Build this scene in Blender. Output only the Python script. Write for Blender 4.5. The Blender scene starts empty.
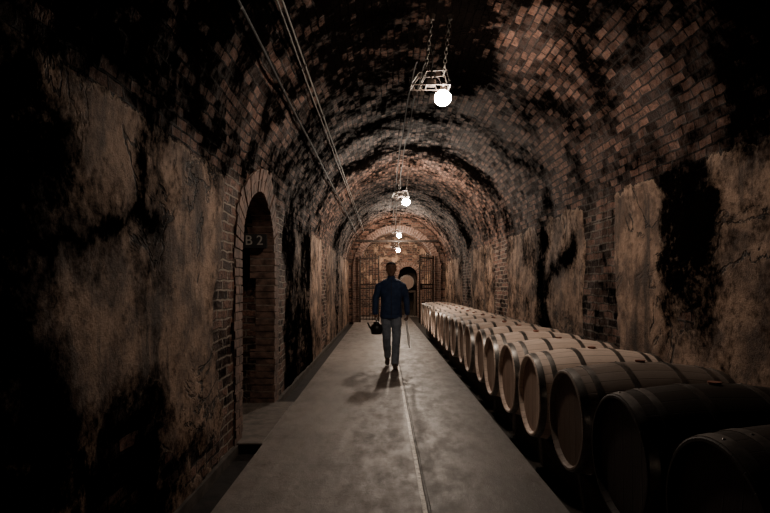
import bpy, bmesh, math, random
from mathutils import Vector, Matrix, noise
from mathutils.bvhtree import BVHTree
random.seed(4)
S = bpy.context.scene
COL = S.collection

# ------------------------------------------------------------------ nodes
class G:
    def __init__(s, name):
        s.m = bpy.data.materials.new(name); s.m.use_nodes = True
        s.t = s.m.node_tree; s.t.nodes.clear()
        s.out = s.t.nodes.new('ShaderNodeOutputMaterial')
    def n(s, typ, inp=None, **props):
        nd = s.t.nodes.new(typ)
        for k, v in props.items(): setattr(nd, k, v)
        for k, v in (inp or {}).items(): s.put(nd.inputs[k], v)
        return nd
    def put(s, sock, v):
        if isinstance(v, bpy.types.NodeSocket): s.t.links.new(v, sock)
        elif isinstance(v, bpy.types.Node): s.t.links.new(v.outputs[0], sock)
        else:
            if isinstance(v, (tuple, list)) and len(v) == 3 and sock.type == 'RGBA': v = (*v, 1)
            sock.default_value = v
    def math(s, op, a, b=0.0, c=None):
        nd = s.n('ShaderNodeMath', {0: a, 1: b}, operation=op)
        if c is not None: s.put(nd.inputs[2], c)
        return nd.outputs[0]
    def step(s, v, a, b, lo=0.0, hi=1.0):
        nd = s.n('ShaderNodeMapRange', {0: v, 1: a, 2: b, 3: lo, 4: hi}, interpolation_type='SMOOTHSTEP')
        return nd.outputs[0]
    def mix(s, f, a, b, blend='MIX'):
        nd = s.n('ShaderNodeMix', None, data_type='RGBA', blend_type=blend)
        s.put(nd.inputs[0], f); s.put(nd.inputs[6], a); s.put(nd.inputs[7], b)
        return nd.outputs[2]
    def noise(s, vec, scale, detail=4, rough=.55, dist=0.0):
        nd = s.n('ShaderNodeTexNoise', {'Scale': scale, 'Detail': detail, 'Roughness': rough, 'Distortion': dist})
        if vec is not None: s.put(nd.inputs['Vector'], vec)
        return nd.outputs[0]
    def bsdf(s, col, rough=.8, metal=0.0, height=None, dist=.01, strength=1.0, spec=.5):
        b = s.n('ShaderNodeBsdfPrincipled', {'Base Color': col, 'Roughness': rough, 'Metallic': metal, 'Specular IOR Level': spec})
        if height is not None:
            bp = s.n('ShaderNodeBump', {'Height': height, 'Distance': dist, 'Strength': strength})
            s.put(b.inputs['Normal'], bp.outputs[0])
        s.put(s.out.inputs[0], b.outputs[0])
        return s.m

def wall_mat():
    g = G('brick_and_plaster')
    uv = g.n('ShaderNodeUVMap').outputs[0]
    pos = g.n('ShaderNodeNewGeometry').outputs['Position']
    at = g.n('ShaderNodeAttribute', None, attribute_name='fields')
    sep = g.n('ShaderNodeSeparateColor', {0: at.outputs['Color']})
    P, So, L = sep.outputs
    w = g.n('ShaderNodeTexNoise', {'Vector': pos, 'Scale': 6.0, 'Detail': 4.0})
    wv = g.n('ShaderNodeVectorMath', {0: w.outputs['Color'], 1: (.5, .5, .5)}, operation='SUBTRACT').outputs[0]
    wv = g.n('ShaderNodeVectorMath', {0: wv}, operation='SCALE'); g.put(wv.inputs['Scale'], .05)
    vec = g.n('ShaderNodeVectorMath', {0: uv, 1: wv.outputs[0]}, operation='ADD').outputs[0]
    br = g.n('ShaderNodeTexBrick', {'Vector': vec, 'Color1': (1, 1, 1), 'Color2': (0, 0, 0), 'Mortar': (.5, .5, .5),
              'Scale': 1.0, 'Mortar Size': .011, 'Mortar Smooth': .45, 'Bias': 0.0, 'Brick Width': .215, 'Row Height': .080})
    rnd = g.n('ShaderNodeSeparateColor', {0: br.outputs[0]}).outputs[0]
    mf = br.outputs[1]
    n1 = g.noise(pos, 2.2, 9, .68)
    n2 = g.noise(pos, 15, 7, .72)
    n3 = g.noise(pos, 1.3, 12, .72, .3)
    n4 = g.noise(pos, 60, 4, .7)
    n6 = g.noise(pos, 6, 8, .75)
    mort = g.mix(L, (.016, .010, .008), (.36, .29, .23))
    b0 = g.mix(g.step(rnd, .1, .95), (.045, .021, .015), (.235, .115, .078))
    b0 = g.mix(g.step(n2, .36, .64, .8, 0), b0, (.014, .008, .006))
    b0 = g.mix(g.step(n6, .55, .75, 0, .5), b0, (.34, .22, .16))
    bcol = g.mix(mf, b0, mort)
    pc = g.mix(g.step(n1, .40, .60), (.072, .043, .030), (.345, .220, .150))
    pc = g.mix(g.step(n6, .44, .66, 0, .72), pc, (.125, .072, .046))
    pc = g.mix(g.step(n2, .50, .70, 0, .7), pc, (.038, .023, .016))
    ns = g.noise(pos, .85, 6, .62, .8)
    ridge = g.math('ABSOLUTE', g.math('SUBTRACT', ns, .5))
    crack = g.math('MULTIPLY', g.step(ridge, .003, .016, 1, 0), g.step(g.noise(pos, 1.4, 3), .48, .58))
    drip = g.n('ShaderNodeVectorMath', {0: pos, 1: (3.2, 3.2, .35)}, operation='MULTIPLY').outputs[0]
    dn = g.noise(drip, 1.4, 7, .65)
    pc = g.mix(g.step(dn, .50, .66, 0, .82), pc, (.024, .015, .011))
    pc = g.mix(g.math('MULTIPLY', crack, .9), pc, (.008, .006, .005))
    pv = g.math('ADD', P, g.math('ADD', g.math('MULTIPLY', g.math('SUBTRACT', n1, .5), 1.3), g.math('MULTIPLY', g.math('SUBTRACT', n2, .5), .25)))
    pm = g.step(pv, .48, .51)
    rim = g.math('MULTIPLY', g.step(pv, .48, .50), g.step(pv, .52, .57, 1, 0))
    pc = g.mix(g.math('MULTIPLY', rim, .5), pc, (.40, .28, .20))
    col = g.mix(pm, bcol, pc)
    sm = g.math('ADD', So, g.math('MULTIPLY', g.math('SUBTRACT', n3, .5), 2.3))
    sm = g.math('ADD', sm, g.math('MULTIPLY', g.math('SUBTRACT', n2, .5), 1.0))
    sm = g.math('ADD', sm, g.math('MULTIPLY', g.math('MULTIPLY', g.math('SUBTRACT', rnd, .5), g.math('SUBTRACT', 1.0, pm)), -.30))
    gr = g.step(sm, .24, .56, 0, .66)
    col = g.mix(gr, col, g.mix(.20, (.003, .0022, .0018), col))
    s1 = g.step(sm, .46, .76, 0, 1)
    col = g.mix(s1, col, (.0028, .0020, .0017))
    h = g.math('MULTIPLY', g.math('SUBTRACT', 1.0, mf), 1.0)
    h = g.math('ADD', h, g.math('MULTIPLY', rnd, .6))
    h = g.math('ADD', h, g.math('MULTIPLY', n2, 1.2))
    h = g.math('MULTIPLY', h, g.math('SUBTRACT', 1.0, pm))
    hp = g.math('MULTIPLY', pm, g.math('ADD', 1.9, g.math('ADD', g.math('MULTIPLY', n6, 1.0), g.math('MULTIPLY', n2, .4))))
    h = g.math('ADD', h, hp)
    h = g.math('SUBTRACT', h, g.math('MULTIPLY', crack, .6))
    h = g.math('ADD', h, g.math('MULTIPLY', n4, .15))
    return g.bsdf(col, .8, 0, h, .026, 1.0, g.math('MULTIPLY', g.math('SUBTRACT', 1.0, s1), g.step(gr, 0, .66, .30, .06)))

def floor_mat():
    g = G('worn_concrete')
    pos = g.n('ShaderNodeNewGeometry').outputs['Position']
    sp = g.n('ShaderNodeSeparateXYZ', {0: pos}); X = sp.outputs[0]
    st = g.n('ShaderNodeVectorMath', {0: pos, 1: (1.6, .7, 1)}, operation='MULTIPLY').outputs[0]
    n1 = g.noise(st, 1.6, 8, .65); n2 = g.noise(pos, 14, 8, .72); n3 = g.noise(pos, .8, 7, .65); n4 = g.noise(pos, 90, 3, .6); n5 = g.noise(st, 4.0, 9, .72)
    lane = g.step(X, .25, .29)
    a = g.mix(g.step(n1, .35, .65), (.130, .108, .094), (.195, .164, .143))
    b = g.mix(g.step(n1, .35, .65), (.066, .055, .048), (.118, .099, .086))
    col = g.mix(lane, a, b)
    col = g.mix(g.step(n2, .48, .70, 0, .45), col, (.050, .041, .036))
    col = g.mix(g.step(n5, .50, .68, 0, .40), col, (.070, .058, .050))
    col = g.mix(g.step(n3, .50, .66, 0, .45), col, (.054, .045, .039))
    wob = g.math('ADD', X, g.math('MULTIPLY', g.math('SUBTRACT', n3, .5), .03))
    d = g.math('ABSOLUTE', g.math('SUBTRACT', wob, .262))
    ln = g.math('MULTIPLY', g.step(d, .009, .019, 1, 0), g.step(g.noise(pos, 11, 8, .8), .40, .55, .25, 1))
    dk = g.step(g.math('ABSOLUTE', g.math('SUBTRACT', wob, .29)), .003, .014, .8, 0)
    col = g.mix(dk, col, (.02, .016, .014))
    col = g.mix(ln, col, (.78, .72, .65))
    h = g.math('ADD', g.math('MULTIPLY', n2, .7), g.math('ADD', g.math('MULTIPLY', n4, .3), g.math('MULTIPLY', n1, .4)))
    h = g.math('SUBTRACT', h, g.math('MULTIPLY', dk, .8))
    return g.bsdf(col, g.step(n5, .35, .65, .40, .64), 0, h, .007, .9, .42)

def simple(name, c1, c2=None, scale=8, rough=.7, metal=0, bump=.003, spec=.4, stretch=(1, 1, 1)):
    g = G(name)
    tc = g.n('ShaderNodeTexCoord').outputs['Object']
    v = g.n('ShaderNodeVectorMath', {0: tc, 1: stretch}, operation='MULTIPLY').outputs[0]
    n = g.noise(v, scale, 6, .65)
    col = g.mix(g.step(n, .3, .7), c1, c2 or c1)
    return g.bsdf(col, rough, metal, n, bump, .8, spec)

def stave_mat(name, k=1.0, spec=.35):
    g = G(name)
    uv = g.n('ShaderNodeUVMap').outputs[0]
    sp = g.n('ShaderNodeSeparateXYZ', {0: uv})
    oi = g.n('ShaderNodeObjectInfo').outputs['Random']
    fr = g.math('FRACT', sp.outputs[0]); idx = g.math('FLOOR', sp.outputs[0])
    wn = g.n('ShaderNodeTexWhiteNoise', {'Vector': g.n('ShaderNodeCombineXYZ', {0: idx, 1: oi}).outputs[0]}, noise_dimensions='3D').outputs[0]
    gr = g.noise(g.n('ShaderNodeVectorMath', {0: uv, 1: (2.5, 3.0, 1)}, operation='MULTIPLY').outputs[0], 4, 8, .7)
    n2 = g.noise(g.n('ShaderNodeTexCoord').outputs['Object'], 5, 6, .65)
    c = lambda t: tuple(x*k for x in t)
    col = g.mix(wn, c((.60, .46, .37)), c((.74, .58, .48)))
    col = g.mix(g.step(gr, .45, .75, 0, .5), col, c((.36, .24, .18)))
    col = g.mix(g.step(n2, .50, .72, 0, .65), col, c((.22, .13, .10)))
    seam = g.step(g.math('ABSOLUTE', g.math('SUBTRACT', fr, .5)), .465, .49)
    col = g.mix(g.math('MULTIPLY', seam, .75), col, c((.07, .04, .03)))
    h = g.math('SUBTRACT', g.math('MULTIPLY', gr, .3), seam)
    return g.bsdf(col, .6, 0, h, .003, .8, spec)

def head_mat(name, k=1.0):
    g = G(name)
    uv = g.n('ShaderNodeUVMap').outputs[0]
    sp = g.n('ShaderNodeSeparateXYZ', {0: uv})
    kk = g.math('MULTIPLY', sp.outputs[0], 11.0)
    fr = g.math('FRACT', kk); idx = g.math('FLOOR', kk)
    oi = g.n('ShaderNodeObjectInfo').outputs['Random']
    wn = g.n('ShaderNodeTexWhiteNoise', {'Vector': g.n('ShaderNodeCombineXYZ', {0: idx, 1: oi}).outputs[0]}, noise_dimensions='3D').outputs[0]
    gr = g.noise(g.n('ShaderNodeVectorMath', {0: uv, 1: (30, 3.0, 1)}, operation='MULTIPLY').outputs[0], 3, 6, .7)
    c = lambda t: tuple(x*k for x in t)
    col = g.mix(wn, c((.30, .20, .15)), c((.43, .30, .23)))
    col = g.mix(g.step(gr, .4, .75, 0, .5), col, c((.16, .10, .07)))
    seam = g.step(g.math('ABSOLUTE', g.math('SUBTRACT', fr, .5)), .46, .49)
    col = g.mix(g.math('MULTIPLY', seam, .8), col, c((.03, .02, .015)))
    return g.bsdf(col, .65, 0, g.math('SUBTRACT', gr, seam), .003, .7, .3)

def emit(name, col, st):
    g = G(name); e = g.n('ShaderNodeEmission', {'Color': col, 'Strength': st}); g.put(g.out.inputs[0], e.outputs[0]); return g.m

M_WALL = wall_mat(); M_FLOOR = floor_mat()
M_DIRT = simple('damp_dirt', (.008, .006, .005), (.03, .023, .018), 6, .85, 0, .01, .2)
M_GUT = simple('gutter_concrete', (.006, .005, .0045), (.022, .017, .015), 7, .7, 0, .006, .15)
M_KERB = simple('kerb_concrete', (.03, .025, .021), (.08, .065, .055), 7, .8, 0, .006, .2)
M_SLAB = simple('threshold_stone', (.055, .044, .036), (.14, .112, .093), 9, .75, 0, .006)
M_STAVE = stave_mat('oak_staves'); M_HEAD = head_mat('oak_head')
M_STAVE2 = stave_mat('shade_black_staves', .06, .10); M_HEAD2 = head_mat('shade_black_head', .10)  # same oak, with the unlit near barrels' shade put into the colour
M_STAVE3 = stave_mat('half_shade_staves', .34, .2); M_HEAD3 = head_mat('half_shade_head', .40)  # half-dark oak copy, shade painted into the colour
M_HOOP = simple('galvanised_hoop', (.12, .11, .10), (.26, .24, .22), 14, .40, .85, .001)
M_BUNG = simple('silicone_bung', (.25, .09, .06), (.3, .12, .08), 10, .5)
M_TIMBER = simple('old_timber', (.014, .010, .007), (.05, .034, .024), 6, .8, 0, .004, .2, (8, 1, 8))
M_IRON = simple('rusty_iron', (.012, .010, .009), (.045, .030, .022), 20, .6, .6, .001)
M_STEEL = simple('dull_steel', (.035, .03, .027), (.08, .07, .062), 20, .6, .5, .001)
M_CHAIN = simple('chain_steel', (.14, .125, .11), (.25, .225, .20), 20, .5, .6, .001)
M_CABLE = simple('cable_rubber', (.012, .010, .009), (.022, .018, .016), 20, .7, 0, .001, .2)
M_PIPE = simple('pale_conduit', (.08, .068, .058), (.15, .13, .11), 20, .6)
M_BULB = emit('bulb_glow', (1, .85, .71, 1), 520)
M_BULB2 = emit('bulb_glow_mid', (1, .84, .69, 1), 1350)
M_BULB3 = emit('bulb_glow_far', (1, .82, .66, 1), 1300)
M_BULB_FILL = emit('added_fill_bulb', (1, .80, .62, 1), 900)  # for the added lamp that brightens the end wall
M_BRICK = simple('voussoir_brick', (.035, .020, .015), (.18, .105, .078), 9, .85, 0, .010)
M_MORT = simple('lime_mortar', (.14, .11, .09), (.34, .28, .23), 12, .9, 0, .005)
M_SIGN = simple('painted_plate', (.006, .005, .005), (.014, .012, .011), 10, .7)
M_PAINT = simple('chalk_paint', (.22, .19, .16), (.34, .30, .26), 15, .8)

# ------------------------------------------------------------------ mesh builder
class MB:
    def __init__(s): s.v = []; s.f = []; s.m = []; s.uv = []; s.mats = []
    def mi(s, mat):
        if mat not in s.mats: s.mats.append(mat)
        return s.mats.index(mat)
    def face(s, idx, mat, uv=None):
        s.f.append(tuple(idx)); s.m.append(s.mi(mat)); s.uv.append(uv)
    def box(s, lo, hi, mat, M=None, bev=0.0):
        b = len(s.v)
        (x0, y0, z0), (x1, y1, z1) = lo, hi
        if bev <= 0:
            pts = [Vector(p) for p in ((x0,y0,z0),(x1,y0,z0),(x1,y1,z0),(x0,y1,z0),(x0,y0,z1),(x1,y0,z1),(x1,y1,z1),(x0,y1,z1))]
            fs = ((0,3,2,1),(4,5,6,7),(0,1,5,4),(1,2,6,5),(2,3,7,6),(3,0,4,7))
        else:
            bm = bmesh.new(); r = bmesh.ops.create_cube(bm, size=1)
            for v in bm.verts: v.co = Vector(((x0+x1)/2+v.co.x*(x1-x0), (y0+y1)/2+v.co.y*(y1-y0), (z0+z1)/2+v.co.z*(z1-z0)))
            bmesh.ops.bevel(bm, geom=bm.edges[:], offset=bev, segments=1, affect='EDGES')
            bm.verts.index_update()
            pts = [v.co.copy() for v in bm.verts]; fs = [[v.index for v in f.verts] for f in bm.faces]; bm.free()
        for p in pts: s.v.append(M @ p if M else p)
        for f in fs: s.face([b+i for i in f], mat)
    def rings(s, rings, mat, cap=True, uvs=None):
        b = len(s.v); n = len(rings[0])
        for r in rings: s.v.extend(r)
        for i in range(len(rings)-1):
            for j in range(n):
                k = (j+1) % n
                s.face((b+i*n+j, b+i*n+k, b+(i+1)*n+k, b+(i+1)*n+j), mat)
        if cap:
            s.face([b+j for j in range(n)][::-1], mat)
            s.face([b+(len(rings)-1)*n+j for j in range(n)], mat)
    def tube(s, pts, rad, mat, seg=12, round_=True, ref=Vector((0, 1, 0)), M=None):
        pts = [Vector(p) for p in pts]
        rad = [(r, r) if not isinstance(r, tuple) else r for r in rad]
        if round_:
            d0 = (pts[0]-pts[1]).normalized(); d1 = (pts[-1]-pts[-2]).normalized()
            def capp(p, d, r):
                rm = min(r)
                return [(p+d*rm*.55, (r[0]*.82, r[1]*.82)), (p+d*rm*.9, (r[0]*.42, r[1]*.42))]
            c0 = capp(pts[0], d0, rad[0]); c1 = capp(pts[-1], d1, rad[-1])
            pts = [c0[1][0], c0[0][0]] + pts + [c1[0][0], c1[1][0]]
            rad = [c0[1][1], c0[0][1]] + rad + [c1[0][1], c1[1][1]]
        R = []
        for i, p in enumerate(pts):
            if i == 0: t = pts[1]-pts[0]
            elif i == len(pts)-1: t = pts[-1]-pts[-2]
            else: t = (pts[i+1]-pts[i]).normalized()+(pts[i]-pts[i-1]).normalized()
            t.normalize()
            rf = ref if abs(t.dot(ref)) < .95 else Vector((1, 0, .1)).normalized()
            a = (rf - t*rf.dot(t)).normalized(); c = t.cross(a)
            R.append([p + c*(math.cos(q)*rad[i][0]) + a*(math.sin(q)*rad[i][1]) for q in [2*math.pi*j/seg for j in range(seg)]])
        if M: R = [[M @ q for q in r] for r in R]
        s.rings(R, mat)
    def loft(s, prof, mat, seg=24):
        R = []
        for z, rx, ry, cx, cy in prof:
            R.append([Vector((cx+rx*math.cos(q), cy+ry*math.sin(q), z)) for q in [2*math.pi*j/seg for j in range(seg)]])
        s.rings(R, mat)
    def ball(s, c, r, mat, seg=16, rr=10):
        c = Vector(c); r = Vector(r) if not isinstance(r, float) else Vector((r, r, r)); R = []
        for i in range(1, rr):
            p = math.pi*i/rr
            R.append([c+Vector((r.x*math.sin(p)*math.cos(q), r.y*math.sin(p)*math.sin(q), -r.z*math.cos(p))) for q in [2*math.pi*j/seg for j in range(seg)]])
        s.rings(R, mat)
    def torus(s, c, R, r, mat, M, seg=14, sub=6, sx=1.0):
        b = len(s.v); c = Vector(c)
        for i in range(seg):
            a = 2*math.pi*i/seg
            for j in range(sub):
                q = 2*math.pi*j/sub; k = R+r*math.cos(q)
                s.v.append(c + M @ Vector((k*math.cos(a)*sx, r*math.sin(q), k*math.sin(a))))
        for i in range(seg):
            for j in range(sub):
                i2 = (i+1) % seg; j2 = (j+1) % sub
                s.face((b+i*sub+j, b+i2*sub+j, b+i2*sub+j2, b+i*sub+j2), mat)
    def mesh(s, name, smooth=True, fix=True):
        me = bpy.data.meshes.new(name); me.from_pydata([tuple(v) for v in s.v], [], s.f)
        for m in s.mats: me.materials.append(m)
        me.polygons.foreach_set('material_index', s.m)
        if any(u is not None for u in s.uv):
            ul = me.uv_layers.new(name='UVMap')
            for p, u in zip(me.polygons, s.uv):
                if u:
                    for li, q in zip(p.loop_indices, u): ul.data[li].uv = q
        if fix:
            bm = bmesh.new(); bm.from_mesh(me); bmesh.ops.recalc_face_normals(bm, faces=bm.faces[:]); bm.to_mesh(me); bm.free()
        me.update()
        if smooth:
            me.polygons.foreach_set('use_smooth', [True]*len(me.polygons))
            try: me.set_sharp_from_angle(angle=math.radians(35))
            except Exception: pass
        return me
    def obj(s, name, loc=(0, 0, 0), smooth=True, fix=True):
        o = bpy.data.objects.new(name, s.mesh(name, smooth, fix)); o.location = loc; COL.objects.link(o); return o

def inst(name, me, loc, rot=(0, 0, 0)):
    o = bpy.data.objects.new(name, me); o.location = loc; o.rotation_euler = rot; COL.objects.link(o); return o

# ------------------------------------------------------------------ tunnel shell
XL, XR, ZS, RV = -1.31, 2.35, 2.10, 1.83
XC = (XL+XR)/2
Y0, Y1 = -3.0, 19.8
DY0, DY1, DSP = 4.80, 6.22, 1.66
DR = (DY1-DY0)/2; DYC = (DY0+DY1)/2

def ss(a, b, x):
    t = max(0, min(1, (x-a)/(b-a))); return t*t*(3-2*t)
def bx(v, a, b, s=.12): return ss(a-s, a+s, v)*(1-ss(b-s, b+s, v))
def warp(y, z, k, amp=1.0):
    a = Vector((k, y*1.3, z*1.3)); b = Vector((k+7, y*4.5, z*4.5))
    return (y+amp*(noise.noise(a)*.30+noise.noise(b)*.12), z+amp*(noise.noise(a+Vector((3, 9, 1)))*.30+noise.noise(b+Vector((5, 1, 8)))*.12))

def f_left(y, z):
    P, So, L = .18, .46, .12
    def put(w, p, s, l):
        nonlocal P, So, L
        P += (p-P)*w; So += (s-So)*w; L += (l-L)*w
    near = 1-bx(y, 4.3, 6.8, .2)*.7
    y, z = warp(y, z, 1.0, near)
    put(bx(y, -5, 4.22, .06)*(1-ss(2.6, 2.8, z)), .92, .42, 0)
    put(bx(y, -5, 2.10, .35), P, .86, 0)  # near end blackened: edge vignette painted into the wall colour
    put(bx(y, 2.3, 3.1, .25)*bx(z, -.1, .9, .25), .35, .78, 0)
    put(bx(y, 3.1, 4.22, .1)*bx(z, -.1, .35, .15), .45, .60, 0)
    put(bx(y, 3.2, 4.2, .15)*bx(z, .5, 2.4, .2), .95, .20, 0)
    put(bx(y, 2.35, 2.62, .12)*bx(z, 1.9, 2.6, .15), .9, .22, 0)
    put(bx(y, 2.66, 2.84, .08)*bx(z, 1.75, 2.6, .1), .9, .86, 0)
    put(bx(y, 2.1, 3.1, .08)*bx(z-(y-2.5)*.25, 1.62, 1.72, .06), .9, .84, 0)
    put(bx(y, 2.0, 4.3, .2)*bx(z, 2.75, 4, .1), .1, .80, .05)
    put(bx(y, 4.22, 6.95, .06)*bx(z, -.2, 2.75, .15), .0, .22, .75)
    put(bx(y, 7.0, 9.5, .1)*bx(z, -.2, 2.9, .1), .5, .80, 0)
    put(bx(y, 7.6, 8.3, .1)*bx(z, .9, 2.2, .1), .8, .50, 0)
    put(bx(y, 9.5, 11.1, .1)*bx(z, -.2, 2.5, .1), .9, .32, 0)
    put(bx(y, 11.1, 12.2, .1)*bx(z, -.2, 2.5, .1), .1, .38, .6)
    put(bx(y, 12.2, 14.4, .1)*bx(z, -.2, 2.5, .1), .9, .32, 0)
    put(bx(y, 14.4, 15.3, .1)*bx(z, -.2, 2.5, .1), .2, .62, .4)
    put(bx(y, 15.3, 20, .1)*bx(z, -.2, 2.4, .1), .75, .40, 0)
    return P, So, L
def f_right(y, z):
    P, So, L = .15, .50, .1
    def put(w, p, s, l):
        nonlocal P, So, L
        P += (p-P)*w; So += (s-So)*w; L += (l-L)*w
    y, z = warp(y, z, 4.0, .7)
    put(bx(y, -5, 20, .1)*bx(z, -.5, 2.45, .1), .62, .44, .1)
    put(bx(y, -5, 2.9, .2), P, .75, 0)  # vignette towards the camera painted as dark wall colour
    put(bx(y, 2.8, 3.75, .1)*bx(z, -.5, 2.72, .08), .95, .32, 0)
    put(bx(y, 3.70, 4.44, .10)*bx(z, 1.1, 2.25, .2), .6, .88, 0)
    put(bx(y, 3.2, 4.42, .08)*bx(z, 2.28, 2.72, .06), .9, .26, 0)
    put(bx(y, 4.50, 5.25, .05)*bx(z, -.5, 2.52, .05), .98, -.08, 0)
    put(bx(y, 5.28, 6.1, .05)*bx(z, -.5, 2.3, .08), .0, .52, .35)
    put(bx(y, 6.15, 7.5, .08)*bx(z, -.5, 2.45, .08), .95, .28, 0)
    put(bx(y, 6.3, 7.6, .1)*bx(z+(y-7)*.5, 1.5, 1.75, .12), .9, .84, 0)
    put(bx(y, 7.5, 8.0, .1)*bx(z, -.5, 2.45, .1), .5, .76, 0)
    put(bx(y, 8.0, 9.8, .1)*bx(z, -.5, 2.3, .1), .9, .38, 0)
    put(bx(y, 9.9, 11.0, .08)*bx(z, -.5, 2.4, .1), .0, .34, .6)
    put(bx(y, 11.1, 14, .1)*bx(z, -.5, 2.4, .1), .85, .40, 0)
    put(bx(y, 14, 15.5, .1)*bx(z, -.5, 2.4, .1), .1, .40, .5)
    return P, So, L
def f_vault(y, th):
    x = XC+RV*math.cos(math.radians(th)); z = ZS+RV*math.sin(math.radians(th))
    P, So, L = .02, .50, .03
    y0, z0, th0 = y, z, th
    q = Vector((x*1.2, y*1.2, z*1.2)); y += noise.noise(q)*.5+noise.noise(q*3.1)*.2; th += noise.noise(q+Vector((9, 2, 4)))*14+noise.noise(q*3.3+Vector((1, 7, 2)))*6
    def put(w, s, l=.05):
        nonlocal So, L
        So += (s-So)*w; L += (l-L)*w
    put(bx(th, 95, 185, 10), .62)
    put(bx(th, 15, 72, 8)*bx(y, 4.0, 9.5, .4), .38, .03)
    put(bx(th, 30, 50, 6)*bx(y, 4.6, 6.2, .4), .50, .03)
    put(bx(y, -5, 3.6, .5), .88, 0)  # near vault: edge darkness painted in on top of the soot
    put(bx(th, 72, 122, 8)*bx(y, 4.0, 7.2, .4), .82)  # shade above the first lamp's fixture painted into the vault
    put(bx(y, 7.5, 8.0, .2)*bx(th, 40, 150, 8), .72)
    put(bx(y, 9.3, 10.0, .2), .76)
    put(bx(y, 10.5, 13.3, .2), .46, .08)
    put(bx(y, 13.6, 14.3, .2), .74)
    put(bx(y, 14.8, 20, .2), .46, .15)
    if th0 < 14:
        t = ss(0, 14, th0); a = f_right(y0, z0); So = a[1]+(So-a[1])*t; P = a[0]*(1-t); L = a[2]+(L-a[2])*t
    if th0 > 166:
        t = ss(166, 180, th0); a = f_left(y0, z0); So = So+(a[1]-So)*t; P = a[0]*t; L = L+(a[2]-L)*t
    return P, So, L

def grid(name, us, vs, fn, hole=None, mat=M_WALL):
    verts = []; fld = []; uvs = []
    for u in us:
        for v in vs:
            p, nrm, uv, fl = fn(u, v)
            p = Vector(p); nrm = Vector(nrm)
            nn = noise.noise(p*1.3)*.026 + noise.noise(p*4.5)*.012 + noise.noise(p*11)*.005
            pl = fl[0] + noise.noise(p*2.2)*.3
            d = nn + ss(.42, .58, pl)*.012
            verts.append(p+nrm*d); fld.append(fl); uvs.append(uv)
    nv = len(vs); faces = []
    for i in range(len(us)-1):
        for j in range(nv-1):
            if hole and hole((us[i]+us[i+1])/2, (vs[j]+vs[j+1])/2): continue
            faces.append((i*nv+j, (i+1)*nv+j, (i+1)*nv+j+1, i*nv+j+1))
    me = bpy.data.meshes.new(name); me.from_pydata(verts, [], faces); me.materials.append(mat)
    at = me.attributes.new('fields', 'FLOAT_COLOR', 'POINT')
    at.data.foreach_set('color', [c for f in fld for c in (max(0, f[0]), f[1], max(0, f[2]), 1.0)])
    ul = me.uv_layers.new(name='UVMap')
    buf = []
    for l in me.loops: buf.extend(uvs[l.vertex_index])
    ul.data.foreach_set('uv', buf)
    me.polygons.foreach_set('use_smooth', [True]*len(me.polygons))
    me.update()
    o = bpy.data.objects.new(name, me); COL.objects.link(o); return o

def lin(a, b, st):
    n = max(1, round((b-a)/st)); return [a+(b-a)*i/n for i in range(n+1)]
ys = lin(Y0, Y1, .05)
zs = lin(-.12, ZS, .05)
def dhole(y, z):
    if not (DY0-.03 < y < DY1+.03): return False
    if z < DSP: return True
    return (y-DYC)**2+(z-DSP)**2 < (DR+.03)**2
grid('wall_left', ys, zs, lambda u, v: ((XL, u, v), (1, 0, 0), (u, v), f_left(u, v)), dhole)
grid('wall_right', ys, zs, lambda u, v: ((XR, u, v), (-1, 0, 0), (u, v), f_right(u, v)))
ths = lin(0, 180, 1.7)
def vhole(u, th):
    a = math.radians(th); x = XC+RV*math.cos(a); z = ZS+RV*math.sin(a)
    return x < XC and (u-DYC)**2+(z-DSP)**2 < (DR+.03)**2
def vf(u, th):
    a = math.radians(th)
    return ((XC+RV*math.cos(a), u, ZS+RV*math.sin(a)), (-math.cos(a), 0, -math.sin(a)), (u*1.45, (ZS+RV*a)*1.1), f_vault(u, th))
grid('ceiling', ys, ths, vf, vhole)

def endwall(name, y, holef, fields, x0=XL-.1, x1=XR+.1, zt=4.1, ny=-1, st=.04):
    grid(name, lin(x0, x1, st), lin(-.12, zt, st), lambda u, v: ((u, y, v), (0, ny, 0), (u, v), fields(u, v)), holef)
endwall('wall_back', Y0, None, lambda u, v: (.3, .9, 0), ny=1, st=.3)

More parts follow.
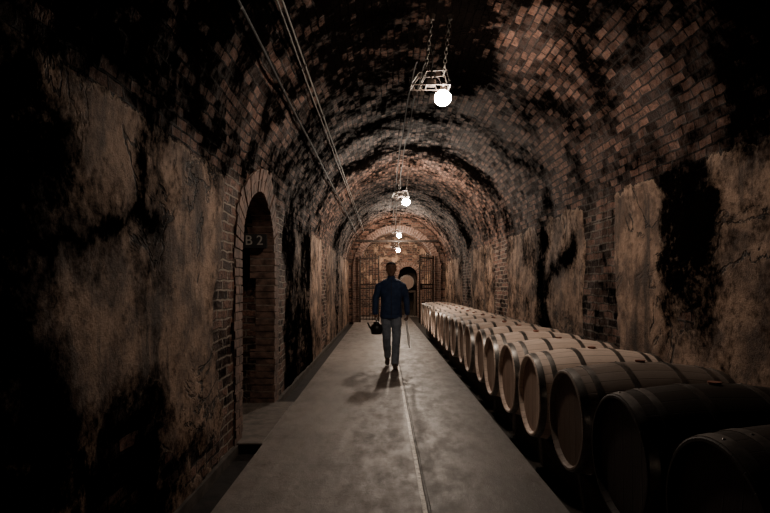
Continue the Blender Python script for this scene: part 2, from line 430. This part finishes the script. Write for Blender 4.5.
EX, EW, EZ = XC, 1.42, 2.0
def ehole(x, z):
    if abs(x-EX) > EW: return False
    return z < EZ or ((x-EX)/EW)**2+((z-EZ)/1.42)**2 < 1
endwall('wall_end_arch', Y1, ehole, lambda u, v: (.05, .30, .3))
def arch_outline(c, w, zs_, h, n=28):
    pts = [(c-w, -.1), (c-w, zs_*.5), (c-w, zs_)]
    pts += [(c-w*math.cos(math.pi*i/n), zs_+h*math.sin(math.pi*i/n)) for i in range(1, n)]
    pts += [(c+w, zs_), (c+w, zs_*.5), (c+w, -.1)]
    return pts
def arch_ring(name, c, w, zs_, h, place, depth_lo, depth_hi, thick=.2, brick=.078, face_out=.03):
    mb = MB(); ol = arch_outline(c, w, zs_, h, 60)
    L = [0]
    for i in range(1, len(ol)): L.append(L[-1]+math.dist(ol[i], ol[i-1]))
    tot = L[-1]; n = int(tot/brick)
    def at(s):
        s = max(0, min(tot, s))
        for i in range(1, len(L)):
            if s <= L[i]+1e-9:
                t = (s-L[i-1])/max(1e-9, L[i]-L[i-1]); return (ol[i-1][0]+(ol[i][0]-ol[i-1][0])*t, ol[i-1][1]+(ol[i][1]-ol[i-1][1])*t)
    def nrm(s):
        a = at(s-.02); b = at(s+.02); dx, dz = b[0]-a[0], b[1]-a[1]; l = math.hypot(dx, dz)
        return (-dz/l, dx/l)
    def put8(s0, s1, r0, r1, d0, d1, mat):
        b = len(mb.v)
        for d in (d0, d1):
            for s, r in ((s0, r0), (s1, r0), (s1, r1), (s0, r1)):
                p = at(s); q = nrm(s); mb.v.append(place(p[0]+q[0]*r, d, p[1]+q[1]*r))
        for f in ((0,3,2,1),(4,5,6,7),(0,1,5,4),(1,2,6,5),(2,3,7,6),(3,0,4,7)): mb.face([b+i for i in f], mat)
    st = tot/n
    for i in range(n):
        j = random.uniform(-.006, .006)
        if i % 2: rr = [(0, thick*random.uniform(.94, 1.03))]
        else: rr = [(0, thick*.48), (thick*.52, thick*random.uniform(.97, 1.15))]
        for a, b_ in rr:
            put8(i*st+.006, (i+1)*st-.006, a+j*.8, b_, depth_lo, depth_hi+face_out+j, M_BRICK)
        put8(i*st-.001, (i+1)*st+.001, .006, thick-.004, depth_lo+.002, depth_hi+face_out-.012, M_MORT)
    return mb.obj(name, smooth=False)
arch_ring('trim_1', EX, EW, EZ, 1.42, lambda a, d, z: Vector((a, Y1-d, z)), -.22, .0, .24, .085, .05)
def place_left(a, d, z):
    x = XL if z <= ZS else XC-math.sqrt(max(0, RV*RV-(z-ZS)**2))
    return Vector((x+d, a, max(z, -.1)))
arch_ring('trim_2', DYC, DR, DSP, DR, place_left, -.27, .0, .23, .078, .025)
def reveal(name, ol, f0, f1, fields, st=.05):
    pts = []; ds = []; L = 0
    for i in range(len(ol)-1):
        a, b = ol[i], ol[i+1]; l = math.dist(a, b); k = max(1, int(l/st))
        for j in range(k):
            pts.append((a[0]+(b[0]-a[0])*j/k, a[1]+(b[1]-a[1])*j/k)); ds.append(L+l*j/k)
        L += l
    pts.append(ol[-1]); ds.append(L)
    ln = lin(0, 1, .06)
    def fn(u, v):
        i = int(v); p = pts[i]; q = pts[min(i+1, len(pts)-1)]; r = pts[max(i-1, 0)]
        return (f0(p, u), f1(r, q), (u*1.0*fields[3], ds[i]), fields[:3] if not callable(fields[1]) else (fields[0], fields[1](p, u), fields[2]))
    grid(name, ln, list(range(len(pts))), fn)
def nv(r, q):
    dx, dz = q[0]-r[0], q[1]-r[1]; l = math.hypot(dx, dz) or 1; return dz/l, -dx/l
reveal('wall_doorway_reveal', arch_outline(DYC, DR+.005, DSP, DR+.005), lambda p, u: (XL-.2-u*.75, p[0], p[1]),
       lambda r, q: (0, nv(r, q)[0], nv(r, q)[1]), (.02, lambda p, u: .40+.45*ss(1.1, 1.7, p[1]), .4, .75))  # blacker towards the arch top: doorway shade put into the colour
reveal('wall_chamber', arch_outline(EX, 1.62, 2.0, 1.6, 40), lambda p, u: (p[0], Y1+.05+u*3.4, p[1]),
       lambda r, q: (nv(r, q)[0], 0, nv(r, q)[1]), (.05, .05, .4, 3.4))
NX, NW, NZ = 1.10, .42, 1.80
def nhole(x, z): return abs(x-NX) < NW and (z < NZ or ((x-NX)/NW)**2+((z-NZ)/.42)**2 < 1)
endwall('wall_end', 23.2, nhole, lambda u, v: (.45 if v > 1.4 else .1, .0, .5), x0=-1.3, x1=2.4, zt=3.8)
arch_ring('trim_3', NX, NW, NZ, .42, lambda a, d, z: Vector((a, 23.2-d, max(z, -.03))), -.2, 0, .2, .08, .03)
reveal('wall_niche', arch_outline(NX, NW+.03, NZ, .45, 20), lambda p, u: (p[0], 23.25+u*1.2, p[1]),
       lambda r, q: (nv(r, q)[0], 0, nv(r, q)[1]), (.0, .5, .4, 1.2))
mb = MB(); mb.box((NX-.6, 24.5, -.1), (NX+.6, 24.55, 2.4), M_TIMBER); mb.obj('wall_niche_back', smooth=False)

mb = MB()
xd = XL-1.0
for i in range(9):
    y0 = DY0-.1+i*(1.62/9)
    mb.box((xd-.05, y0+.004, .0), (xd, y0+1.62/9-.004, 2.5), M_TIMBER, bev=.005)
for z in (.35, 1.2, 2.0): mb.box((xd, DY0+.05, z), (xd+.03, DY1-.05, z+.12), M_TIMBER, bev=.005)
mb.torus((xd+.04, DY0+.25, 1.1), .05, .008, M_IRON, Matrix.Rotation(math.pi/2, 3, 'Z'))
mb.obj('door_1', smooth=False)

mb = MB(); mb.box((-1.66, DY1-.085, 1.83), (-1.36, DY1-.055, 2.02), M_SIGN, bev=.004)
sg = mb.obj('cellar_sign', smooth=False)
cu = bpy.data.curves.new('letters', 'FONT'); cu.body = 'B 2'; cu.size = .16; cu.extrude = .003; cu.align_x = 'CENTER'
to = bpy.data.objects.new('letters_tmp', cu); COL.objects.link(to)
bpy.context.view_layer.update()
lm = bpy.data.meshes.new_from_object(to.evaluated_get(bpy.context.evaluated_depsgraph_get()))
bpy.data.objects.remove(to)
lm.materials.clear(); lm.materials.append(M_PAINT)
lo = bpy.data.objects.new('letters', lm); lo.location = (-1.51, DY1-.088, 1.87); lo.rotation_euler = (math.pi/2, 0, 0); lo.parent = sg; COL.objects.link(lo)

# ------------------------------------------------------------------ floor
mb = MB()
mb.box((-1.06, Y0, -.15), (1.15, 23.3, 0), M_FLOOR)
mb.box((1.15, Y0, -.15), (2.45, 23.3, -.03), M_DIRT)
mb.box((-1.45, Y0, -.15), (-1.06, 23.3, -.09), M_GUT)
mb.box((-1.38, Y0, -.09), (-1.27, 4.6, -.005), M_KERB)
mb.box((-1.38, 6.3, -.09), (-1.27, 19.7, -.005), M_KERB)
mb.box((-2.45, 4.7, -.15), (-1.45, 6.32, 0), M_SLAB)
mb.box((NX-.5, 23.3, -.15), (NX+.5, 24.5, 0), M_FLOOR)
mb.obj('floor', smooth=False)
mb = MB(); mb.box((-1.449, 4.62, -.089), (-1.065, 6.28, .004), M_SLAB, bev=.008); mb.obj('door_threshold', smooth=False)

# ------------------------------------------------------------------ barrels
def barrel_mesh(ST, HD):
    mb = MB(); seg = 56; H = .475
    def r_at(x): return .298+.052*(1-(x/H)**2)
    def band(prof, mat, uvf):
        b = len(mb.v)
        for x, r in prof:
            for j in range(seg):
                a = 2*math.pi*j/seg; mb.v.append(Vector((x, r*math.sin(a), r*math.cos(a))))
        for i in range(len(prof)-1):
            for j in range(seg):
                k = (j+1) % seg
                mb.face((b+i*seg+j, b+i*seg+k, b+(i+1)*seg+k, b+(i+1)*seg+j), mat,
                        [uvf(*prof[i], j), uvf(*prof[i], j+1), uvf(*prof[i+1], j+1), uvf(*prof[i+1], j)])
    prof = [(-H+.032, .25), (-H+.03, .272), (-H+.004, .279), (-H, .283), (-H, .294)] + [(x, r_at(x)) for x in lin(-H+.004, H-.004, .05)] + [(H, .294), (H, .283), (H-.004, .279), (H-.03, .272), (H-.032, .25)]
    band(prof, ST, lambda x, r, j: (j/seg*28, x))
    for sgn in (-1, 1):
        b = len(mb.v)
        for j in range(seg):
            a = 2*math.pi*j/seg; mb.v.append(Vector((sgn*(H-.03), .275*math.sin(a), .275*math.cos(a))))
        mb.face([b+j for j in (range(seg) if sgn < 0 else range(seg-1, -1, -1))], HD,
                [(.275*math.sin(2*math.pi*j/seg), .275*math.cos(2*math.pi*j/seg)) for j in (range(seg) if sgn < 0 else range(seg-1, -1, -1))])
    for x0, x1 in ((.425, .468), (.335, .370), (.125, .160)):
        for sg_ in (-1, 1):
            a, c = sorted((sg_*x0, sg_*x1))
            band([(a, r_at(a)-.002), (a, r_at(a)+.0035), ((a+c)/2, r_at((a+c)/2)+.0042), (c, r_at(c)+.0035), (c, r_at(c)-.002)], M_HOOP, lambda x, r, j: (j, x))
            mb.ball(((a+c)/2, .02, r_at((a+c)/2)+.004), Vector((.006, .006, .003)), M_HOOP, 8, 5)
    mb.tube([(0, 0, .345), (0, 0, .362)], [.026, .03], M_BUNG, 14, False)
    return mb.mesh('wine_barrel')
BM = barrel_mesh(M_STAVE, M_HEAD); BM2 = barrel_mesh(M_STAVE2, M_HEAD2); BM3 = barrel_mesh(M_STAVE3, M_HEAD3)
BX, BR = 1.10+.475, .355
ZB = .22+BR
ybs = [3.22+.722*k for k in range(-3, 17)]
for i, y in enumerate(ybs):
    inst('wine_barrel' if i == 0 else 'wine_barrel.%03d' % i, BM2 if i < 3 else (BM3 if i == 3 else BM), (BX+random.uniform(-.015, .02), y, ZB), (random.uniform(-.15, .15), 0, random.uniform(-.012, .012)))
mb = MB()
for x in (1.31, 1.84):
    mb.box((x-.05, Y0+1.5, -.03), (x+.05, ybs[-1]+.5, .205), M_TIMBER, bev=.006)
    for y in ybs:
        for sg_ in (-1, 1):
            yc = y+sg_*.17; b = len(mb.v)
            for xx in (x-.04, x+.04):
                for q in ((yc-sg_*.05, .205), (yc+sg_*.07, .205), (yc+sg_*.07, .275)): mb.v.append(Vector((xx, q[0], q[1])))
            for f in ((0,1,2),(5,4,3),(0,3,4,1),(1,4,5,2),(2,5,3,0)): mb.face([b+k for k in f], M_TIMBER)
mb.obj('barrel_rack', smooth=False)
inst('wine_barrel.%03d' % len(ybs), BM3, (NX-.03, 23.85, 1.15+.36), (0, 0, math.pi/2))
mb = MB()
for yy in (23.5, 24.15):
    mb.box((NX-.38, yy, 1.06), (NX+.38, yy+.09, 1.16), M_TIMBER, bev=.005)
    for xx in (NX-.37, NX+.29): mb.box((xx, yy, 0), (xx+.08, yy+.09, 1.06), M_TIMBER, bev=.005)
mb.obj('barrel_cradle', smooth=False)

# ------------------------------------------------------------------ gates
def gate(name, w, h, loc, rz):
    mb = MB()
    for x in (0, w): mb.box((x-.025, -.02, .0), (x+.025, .02, h), M_IRON)
    for z in (.1, h*.5, h*.56, h-.12): mb.box((0, -.015, z), (w, .015, z+.045), M_IRON)
    n = int(w/.11)
    for i in range(1, n):
        x = w*i/n
        mb.tube([(x, 0, .08), (x, 0, h-.02)], [.012, .012], M_IRON, 8, False)
        mb.tube([(x, 0, h-.02), (x, 0, h+.02), (x, 0, h+.1)], [.012, .024, .002], M_IRON, 8, False)
    mb.box((w-.1, -.04, h*.49), (w+.02, .04, h*.58), M_IRON)
    o = mb.obj(name, loc, smooth=False); o.rotation_euler = (0, 0, rz)
gate('iron_gate', .70, 2.5, (-.86, Y1-.14, .0), math.radians(-4))
gate('iron_gate.001', .70, 2.5, (1.88, Y1-.14, .0), math.radians(180+40))
mb = MB(); mb.box((-1.26, Y1-.16, 3.02), (2.28, Y1-.08, 3.09), M_IRON); mb.obj('gate_lintel_bar', smooth=False)

# ------------------------------------------------------------------ lamps
def lamp_mesh(bm_):
    mb = MB()
    def chain(a, b):
        a, b = Vector(a), Vector(b); d = b-a; n = int(d.length/.040); q = d.to_track_quat('Z', 'X').to_matrix()
        for i in range(n):
            R = q @ Matrix.Rotation((math.pi/2)*(i % 2), 3, 'Z')
            mb.torus(a+d*((i+.5)/n), .0225, .0060, M_CHAIN, R, 10, 5, .62)
    chain((-.16, 0, .24), (-.10, .0, .78)); chain((.01, 0, .24), (.07, .0, .78))
    for x in (-.10, .07):
        mb.tube([(x, 0, .73), (x, 0, .80)], [.02, .035], M_IRON, 10, False)
    for y in (-.07, .07):
        mb.tube([(-.30, y, .10), (.06, y, .10)], [.007, .007], M_IRON, 6, False)
        mb.tube([(-.22, y, .215), (.03, y, .235)], [.006, .006], M_IRON, 6, False)
        for x0, x1 in ((-.30, -.22), (.06, .03), (-.22, -.16), (-.05, -.11)):
            mb.tube([(x0, y, .10), (x1, y, .225)], [.006, .006], M_STEEL, 6, False)
    for x in (-.30, -.16, 0, .06): mb.tube([(x, -.08, .10), (x, .08, .10)], [.006, .006], M_STEEL, 6, False)
    for x in (-.16, .01): 
        mb.tube([(x, -.08, .225), (x, .08, .23)], [.006, .006], M_STEEL, 6, False)
        mb.tube([(x, 0, .225), (x, 0, .26)], [.008, .008], M_STEEL, 6, False)
    mb.box((-.16, -.04, .11), (-.07, .04, .165), M_IRON, bev=.008)
    for x in (-.27, -.20):
        mb.tube([(x, 0, .10), (x, 0, .06), (x, -.02, .045)], [.006, .006, .006], M_IRON, 8, False)
        mb.tube([(x, -.02, .05), (x, -.06, .02)], [.014, .024], M_IRON, 12, False)
    mb.tube([(0, 0, .14), (0, 0, .105), (0, 0, .065)], [.016, .026, .030], M_IRON, 14, False)
    mb.tube([(-.13, 0, .16), (-.10, .01, .21), (-.04, .01, .19), (0, 0, .12)], [.006]*4, M_CABLE, 8, False)
    mb.tube([(-.10, 0, .75), (-.14, .02, .55), (-.09, .01, .38), (-.12, .0, .16)], [.006]*4, M_CABLE, 8, False)
    prof = [(.068, .022), (.055, .044), (.034, .066), (.006, .078), (-.024, .075), (-.052, .056), (-.070, .028), (-.075, .008)]
    R = [[Vector((r*math.cos(a), r*math.sin(a), z)) for a in [2*math.pi*j/24 for j in range(24)]] for z, r in prof]
    mb.rings(R, bm_)
    return mb.mesh('hanging_lamp')
LP = [(.56, 4.9, 3.15), (.485, 11.05, 3.15), (.57, 18.6, 3.15)]
inst('hanging_lamp', lamp_mesh(M_BULB), LP[0])
inst('hanging_lamp.001', lamp_mesh(M_BULB2), LP[1])
inst('hanging_lamp.002', lamp_mesh(M_BULB3), LP[2], (0, 0, .4))
inst('added_fill_lamp', lamp_mesh(M_BULB_FILL), (.62, 21.4, 2.81), (0, 0, .2))  # added lamp behind the arch, put in to light the end wall

def conduit(name, x, z, r, mat, wob=.0):
    mb = MB(); pts = []
    c = Vector((XC, 0, ZS))
    d = (Vector((x, 0, z))-c).normalized(); base = c+d*(RV-.055)
    for y in lin(Y0+.1, Y1-.2, .6):
        pts.append((base.x+wob*math.sin(y*2.1), y, base.z+wob*math.cos(y*1.7)))
    mb.tube(pts, [r]*len(pts), mat, 8, False)
    for y in lin(.5, Y1-1, 1.4):
        p = base+Vector((0, y, 0))
        mb.tube([p-d*.012, p+d*.07], [.012, .012], M_IRON, 6, False)
    mb.obj(name)
conduit('conduit_pipe', -.745, 3.43, .008, M_PIPE)
conduit('conduit_pipe.001', -.775, 3.40, .006, M_PIPE, .003)
conduit('conduit_pipe.002', -.95, 3.20, .012, M_CABLE, .003)
for k, (xo, sag) in enumerate(((.0, .30), (-.08, .16))):
    mb = MB(); pts = []
    for a, b in ((LP[0], LP[1]), (LP[1], LP[2])):
        for i in range(25):
            t = i/24
            pts.append((a[0]-.13+xo+(b[0]-a[0])*t, a[1]+(b[1]-a[1])*t, 3.40+ .42*(1-(2*t-1)**8)-sag*.35*math.sin(math.pi*t*3)**2))
    mb.tube(pts, [.008]*len(pts), M_CABLE, 6, False)
    mb.obj('power_cable' if k == 0 else 'power_cable.001')

# ------------------------------------------------------------------ man
M_SKIN = simple('skin', (.13, .070, .045), (.16, .088, .058), 12, .55, 0, .001)
M_HAIR = simple('dark_hair', (.012, .009, .008), (.03, .022, .018), 60, .8, 0, .004, .15)
M_JACK = simple('navy_jacket', (.012, .024, .062), (.024, .045, .105), 9, .75, 0, .012, .3)
M_JEAN = simple('washed_jeans', (.12, .138, .17), (.21, .235, .275), 9, .85, 0, .010, .2)
M_SHOE = simple('leather_shoes', (.03, .02, .015), (.06, .04, .03), 12, .5)
M_EYE = simple('eye_white', (.30, .27, .24)); M_PUP = simple('pupil', (.01, .008, .006))
M_LIP = simple('lips', (.12, .05, .04))
V = Vector
def hand(mb, O, D, N, F, curl=(40, 115, 190)):
    O, D, N, F = V(O), V(D).normalized(), V(N).normalized(), V(F).normalized()
    mb.tube([O-D*.03, O, O+D*.03, O+D*.065, O+D*.09], [(.027, .022), (.026, .020), (.036, .018), (.041, .016), (.040, .013)], M_SKIN, 14, True, ref=N)
    for off, l in ((.032, .075), (.011, .084), (-.010, .078), (-.030, .062)):
        p = O+D*.088+F*off; pts = [p-D*.02, p]
        for a, k in zip(curl, (.44, .32, .24)):
            p = p+(D*math.cos(math.radians(a))+N*math.sin(math.radians(a)))*l*k; pts.append(p)
        mb.tube(pts, [.009, .0092, .0088, .0080, .0068], M_SKIN, 8)
    p = O+D*.025+F*.024+N*.004
    mb.tube([p, p+(F*.65+D*.6+N*.45)*.038, p+(F*.65+D*.6+N*.45)*.038+(D*.75+N*.65-F*.1)*.03, p+(F*.65+D*.6+N*.45)*.038+(D*.75+N*.65-F*.1)*.03+(D*.5+N*.75-F*.45)*.022], [.013, .011, .0095, .0075], M_SKIN, 8)

def man(loc):
    mb = MB()
    mb.loft([(.80, .10, .09, 0, 0), (.84, .158, .118, 0, 0), (.92, .168, .122, 0, 0), (1.0, .155, .11, 0, 0)], M_JEAN)
    legF = [(.085, 0, .90), (.088, -.07, .70), (.085, -.14, .51), (.076, -.165, .34), (.062, -.20, .13), (.061, -.205, .085)]
    legR = [(-.085, .0, .90), (-.084, -.015, .70), (-.080, -.02, .50), (-.070, .09, .34), (-.060, .225, .19), (-.060, .25, .155)]
    for lg in (legF, legR): mb.tube(lg, [.096, .088, .072, .070, .064, .067], M_JEAN, 16, True)
    mb.tube([(.062, -.165, .045), (.062, -.24, .048), (.063, -.32, .042), (.066, -.40, .033), (.068, -.44, .028)], [(.034, .044), (.038, .047), (.043, .041), (.042, .032), (.030, .024)], M_SHOE, 14, True, ref=V((0, 0, 1)))
    mb.tube([(-.062, .30, .155), (-.062, .245, .12), (-.064, .18, .075), (-.067, .11, .040), (-.069, .065, .030)], [(.034, .042), (.038, .046), (.043, .040), (.042, .032), (.030, .024)], M_SHOE, 14, True, ref=V((0, 0, 1)))
    mb.tube([(.062, -.20, .05), (.062, -.20, .12)], [.040, .040], M_SHOE, 12); mb.tube([(-.060, .26, .11), (-.060, .25, .18)], [.038, .038], M_SHOE, 12)
    mb.loft([(.83, .175, .130, 0, 0), (.835, .188, .140, 0, 0), (.875, .192, .142, 0, 0), (.885, .184, .136, 0, 0), (.95, .186, .137, 0, 0), (1.05, .176, .130, 0, -.004), (1.15, .178, .128, 0, -.006),
             (1.26, .192, .134, 0, -.008), (1.36, .206, .132, 0, -.004), (1.42, .204, .118, 0, .004), (1.455, .182, .106, 0, .006), (1.48, .148, .096, 0, .008), (1.503, .102, .084, 0, .010), (1.52, .072, .070, 0, .010)], M_JACK, 28)
    mb.loft([(1.485, .080, .078, 0, .008), (1.52, .076, .077, 0, .006), (1.552, .070, .072, 0, .012), (1.556, .058, .06, 0, .012)], M_JACK, 24)
    mb.loft([(1.44, .050, .054, 0, .01), (1.52, .056, .060, 0, .008), (1.60, .056, .060, 0, .006), (1.64, .045, .05, 0, .005)], M_SKIN, 18)
    aR = [(-.158, .0, 1.412), (-.202, .002, 1.372), (-.238, .015, 1.27), (-.266, .025, 1.165), (-.272, -.005, 1.05), (-.272, -.045, .945)]
    aL = [(.158, .0, 1.412), (.202, .002, 1.372), (.236, .02, 1.27), (.262, .035, 1.165), (.272, .015, 1.05), (.277, -.015, .945)]
    for a in (aR, aL):
        mb.tube(a, [.052, .070, .063, .056, .050, .046], M_JACK, 16)
        e = V(a[-1]); d = (e-V(a[-2])).normalized(); mb.tube([e-d*.02, e+d*.02], [.048, .048], M_JACK, 14)
    WR = V((-.272, -.058, .905)); WL = V((.278, -.022, .905))
    hand(mb, WR, (0, -.12, -1), (1, 0, 0), (0, -1, .12))
    a = math.radians(42)
    DL = V((0, math.sin(a)*.5, -math.cos(a*.5))).normalized(); NL = V((-1, 0, 0)); FL = V((0, DL.z, -DL.y)).normalized()
    hand(mb, WL, DL, NL, FL)
    W = 1.12
    mb.loft([(1.553, .022, .024, 0, -.055), (1.560, .038*W, .045, 0, -.045), (1.585, .055*W, .072, 0, -.026), (1.615, .064*W, .086, 0, -.013), (1.65, .070*W, .092, 0, -.006), (1.685, .0735*W, .095, 0, 0),
             (1.72, .0745*W, .096, 0, .002), (1.75, .068*W, .088, 0, .004), (1.775, .050*W, .066, 0, .006), (1.788, .024*W, .03, 0, .006)], M_SKIN, 24)
    mb.tube([(0, -.090, 1.690), (0, -.103, 1.665), (0, -.113, 1.645), (0, -.100, 1.636)], [.009, .012, .016, .013], M_SKIN, 10)
    mb.tube([(-.046, -.078, 1.703), (0, -.093, 1.702), (.046, -.078, 1.703)], [.008, .010, .008], M_SKIN, 8)
    mb.tube([(-.024, -.088, 1.608), (0, -.095, 1.611), (.024, -.088, 1.608)], [.004, .0075, .004], M_LIP, 8)
    mb.tube([(-.020, -.088, 1.600), (0, -.095, 1.599), (.020, -.088, 1.600)], [.004, .008, .004], M_LIP, 8)
    mb.ball((0, -.080, 1.575), V((.027, .02, .018)), M_SKIN)
    for s_ in (-1, 1):
        mb.ball((s_*.085, .008, 1.665), V((.011, .020, .032)), M_SKIN, 12, 8)
        mb.ball((s_*.047, -.062, 1.648), V((.026, .023, .024)), M_SKIN, 12, 8)
    mb.loft([(1.600, .048, .040, 0, .052), (1.63, .074, .062, 0, .043), (1.68, .0875, .080, 0, .034), (1.725, .090, .092, 0, .019), (1.76, .081, .094, 0, .008), (1.785, .060, .072, 0, .006), (1.802, .026, .03, 0, .006)], M_HAIR, 24)
    src = mb.mesh('src', smooth=False)
    bv = BVHTree.FromPolygons([v.co for v in src.vertices], [tuple(p.vertices) for p in src.polygons])
    o = bpy.data.objects.new('tmp', src); COL.objects.link(o)
    r = o.modifiers.new('r', 'REMESH'); r.mode = 'VOXEL'; r.voxel_size = .0055
    s = o.modifiers.new('s', 'SMOOTH'); s.factor = .5; s.iterations = 3
    bpy.context.view_layer.update()
    me = bpy.data.meshes.new_from_object(o.evaluated_get(bpy.context.evaluated_depsgraph_get()))
    bpy.data.objects.remove(o)
    me.name = 'man_body'; me.materials.clear()
    for m in mb.mats: me.materials.append(m)
    jm = mb.mi(M_JACK); tm = mb.mi(M_JEAN)
    for p in me.polygons:
        h = bv.find_nearest(p.center)
        p.material_index = src.polygons[h[2]].material_index if h[2] is not None else 0
        p.use_smooth = True
    me.update()
    nr = [v.normal.copy() for v in me.vertices]
    vm = [0]*len(me.vertices)
    for p in me.polygons:
        for i in p.vertices: vm[i] = p.material_index
    for i, v in enumerate(me.vertices):
        if vm[i] in (jm, tm):
            q = V((v.co.x*9, v.co.y*9, v.co.z*16)); v.co += nr[i]*(noise.noise(q)*.008)
        if v.co.z < 0.002: v.co.z = 0.002
    me.update()
    par = bpy.data.objects.new('walking_man', None); par.location = loc; par.empty_display_size = .2; COL.objects.link(par)
    b = bpy.data.objects.new('body', me); b.parent = par; COL.objects.link(b)
    eb = MB()
    for s_ in (-1, 1):
        eb.ball((s_*.031, -.0795, 1.683), V((.0125, .0120, .0065)), M_EYE, 14, 8)
        eb.ball((s_*.031, -.0895, 1.683), V((.0055, .003, .0052)), M_PUP, 10, 6)
        eb.tube([(s_*.018, -.0985, 1.708), (s_*.034, -.0965, 1.712), (s_*.050, -.083, 1.707)], [.003, .0035, .002], M_HAIR, 6)
    eb.tube([(0, -.150, .86), (0, -.144, 1.0), (0, -.142, 1.2), (0, -.144, 1.32), (0, -.122, 1.42), (0, -.085, 1.50)], [.004]*6, M_IRON, 6)
    e = bpy.data.objects.new('eyes_and_zip', eb.mesh('eyes_and_zip')); e.parent = par; COL.objects.link(e)
    return WR, WL, DL, FL, NL
ML = Vector((.14, 9.0, 0))
WR, WL, DL, FL, NL = man(ML)
M_CAN = simple('black_enamel', (.006, .006, .007), (.012, .011, .011), 12, .4)
hc = ML+WR+Vector((0, -.12, -1)).normalized()*.099+Vector((.022, 0, 0))
mb = MB()
mb.tube([(0, -.055, -.012), (0, -.04, -.001), (0, 0, 0), (0, .04, -.001), (0, .055, -.012)], [.009, .011, .011, .011, .009], M_CAN, 10)
for s_ in (-1, 1):
    mb.tube([(0, s_*.052, -.008), (0, s_*.085, -.04), (0, s_*.088, -.075)], [.006]*3, M_CAN, 8)
mb.loft([(-.245, .070, .070, 0, 0), (-.24, .085, .085, 0, 0), (-.19, .102, .102, 0, 0), (-.13, .103, .103, 0, 0), (-.085, .085, .085, 0, 0), (-.065, .055, .055, 0, 0), (-.050, .05, .05, 0, 0), (-.046, .058, .058, 0, 0), (-.038, .056, .056, 0, 0), (-.03, .02, .02, 0, 0)], M_CAN)
mb.tube([(-.07, -.04, -.17), (-.12, -.06, -.11), (-.145, -.075, -.05)], [.024, .016, .013], M_CAN, 12)
mb.obj('topping_can', hc)
M_GLASS = simple('milky_glass', (.90, .88, .84), (.94, .92, .89), 8, .3)
c = ML+WL+DL*.099+NL*.022
dr = (FL*.70+Vector((0.10, 0, -.80))).normalized()
mb = MB()
mb.tube([-dr*.10, -dr*.085, -dr*.03, dr*.03, dr*.08, dr*.44, dr*.50, dr*.54], [.010, .012, .012, .012, .020, .020, .014, .008], M_GLASS, 12)
mb.obj('wine_thief', c)

# ------------------------------------------------------------------ world + camera
w = bpy.data.worlds.new('dark'); S.world = w; w.use_nodes = True
w.node_tree.nodes['Background'].inputs[0].default_value = (.0, .0, .0, 1)
cd = bpy.data.cameras.new('camera'); cam = bpy.data.objects.new('camera', cd); COL.objects.link(cam)
cam.location = (0, 0, 1.4); cam.rotation_euler = (math.pi/2, 0, 0)
cd.sensor_width = 36; cd.lens = 524/770*36; cd.shift_y = 28.5/770; cd.shift_x = 2/770; cd.clip_start = .05
S.camera = cam
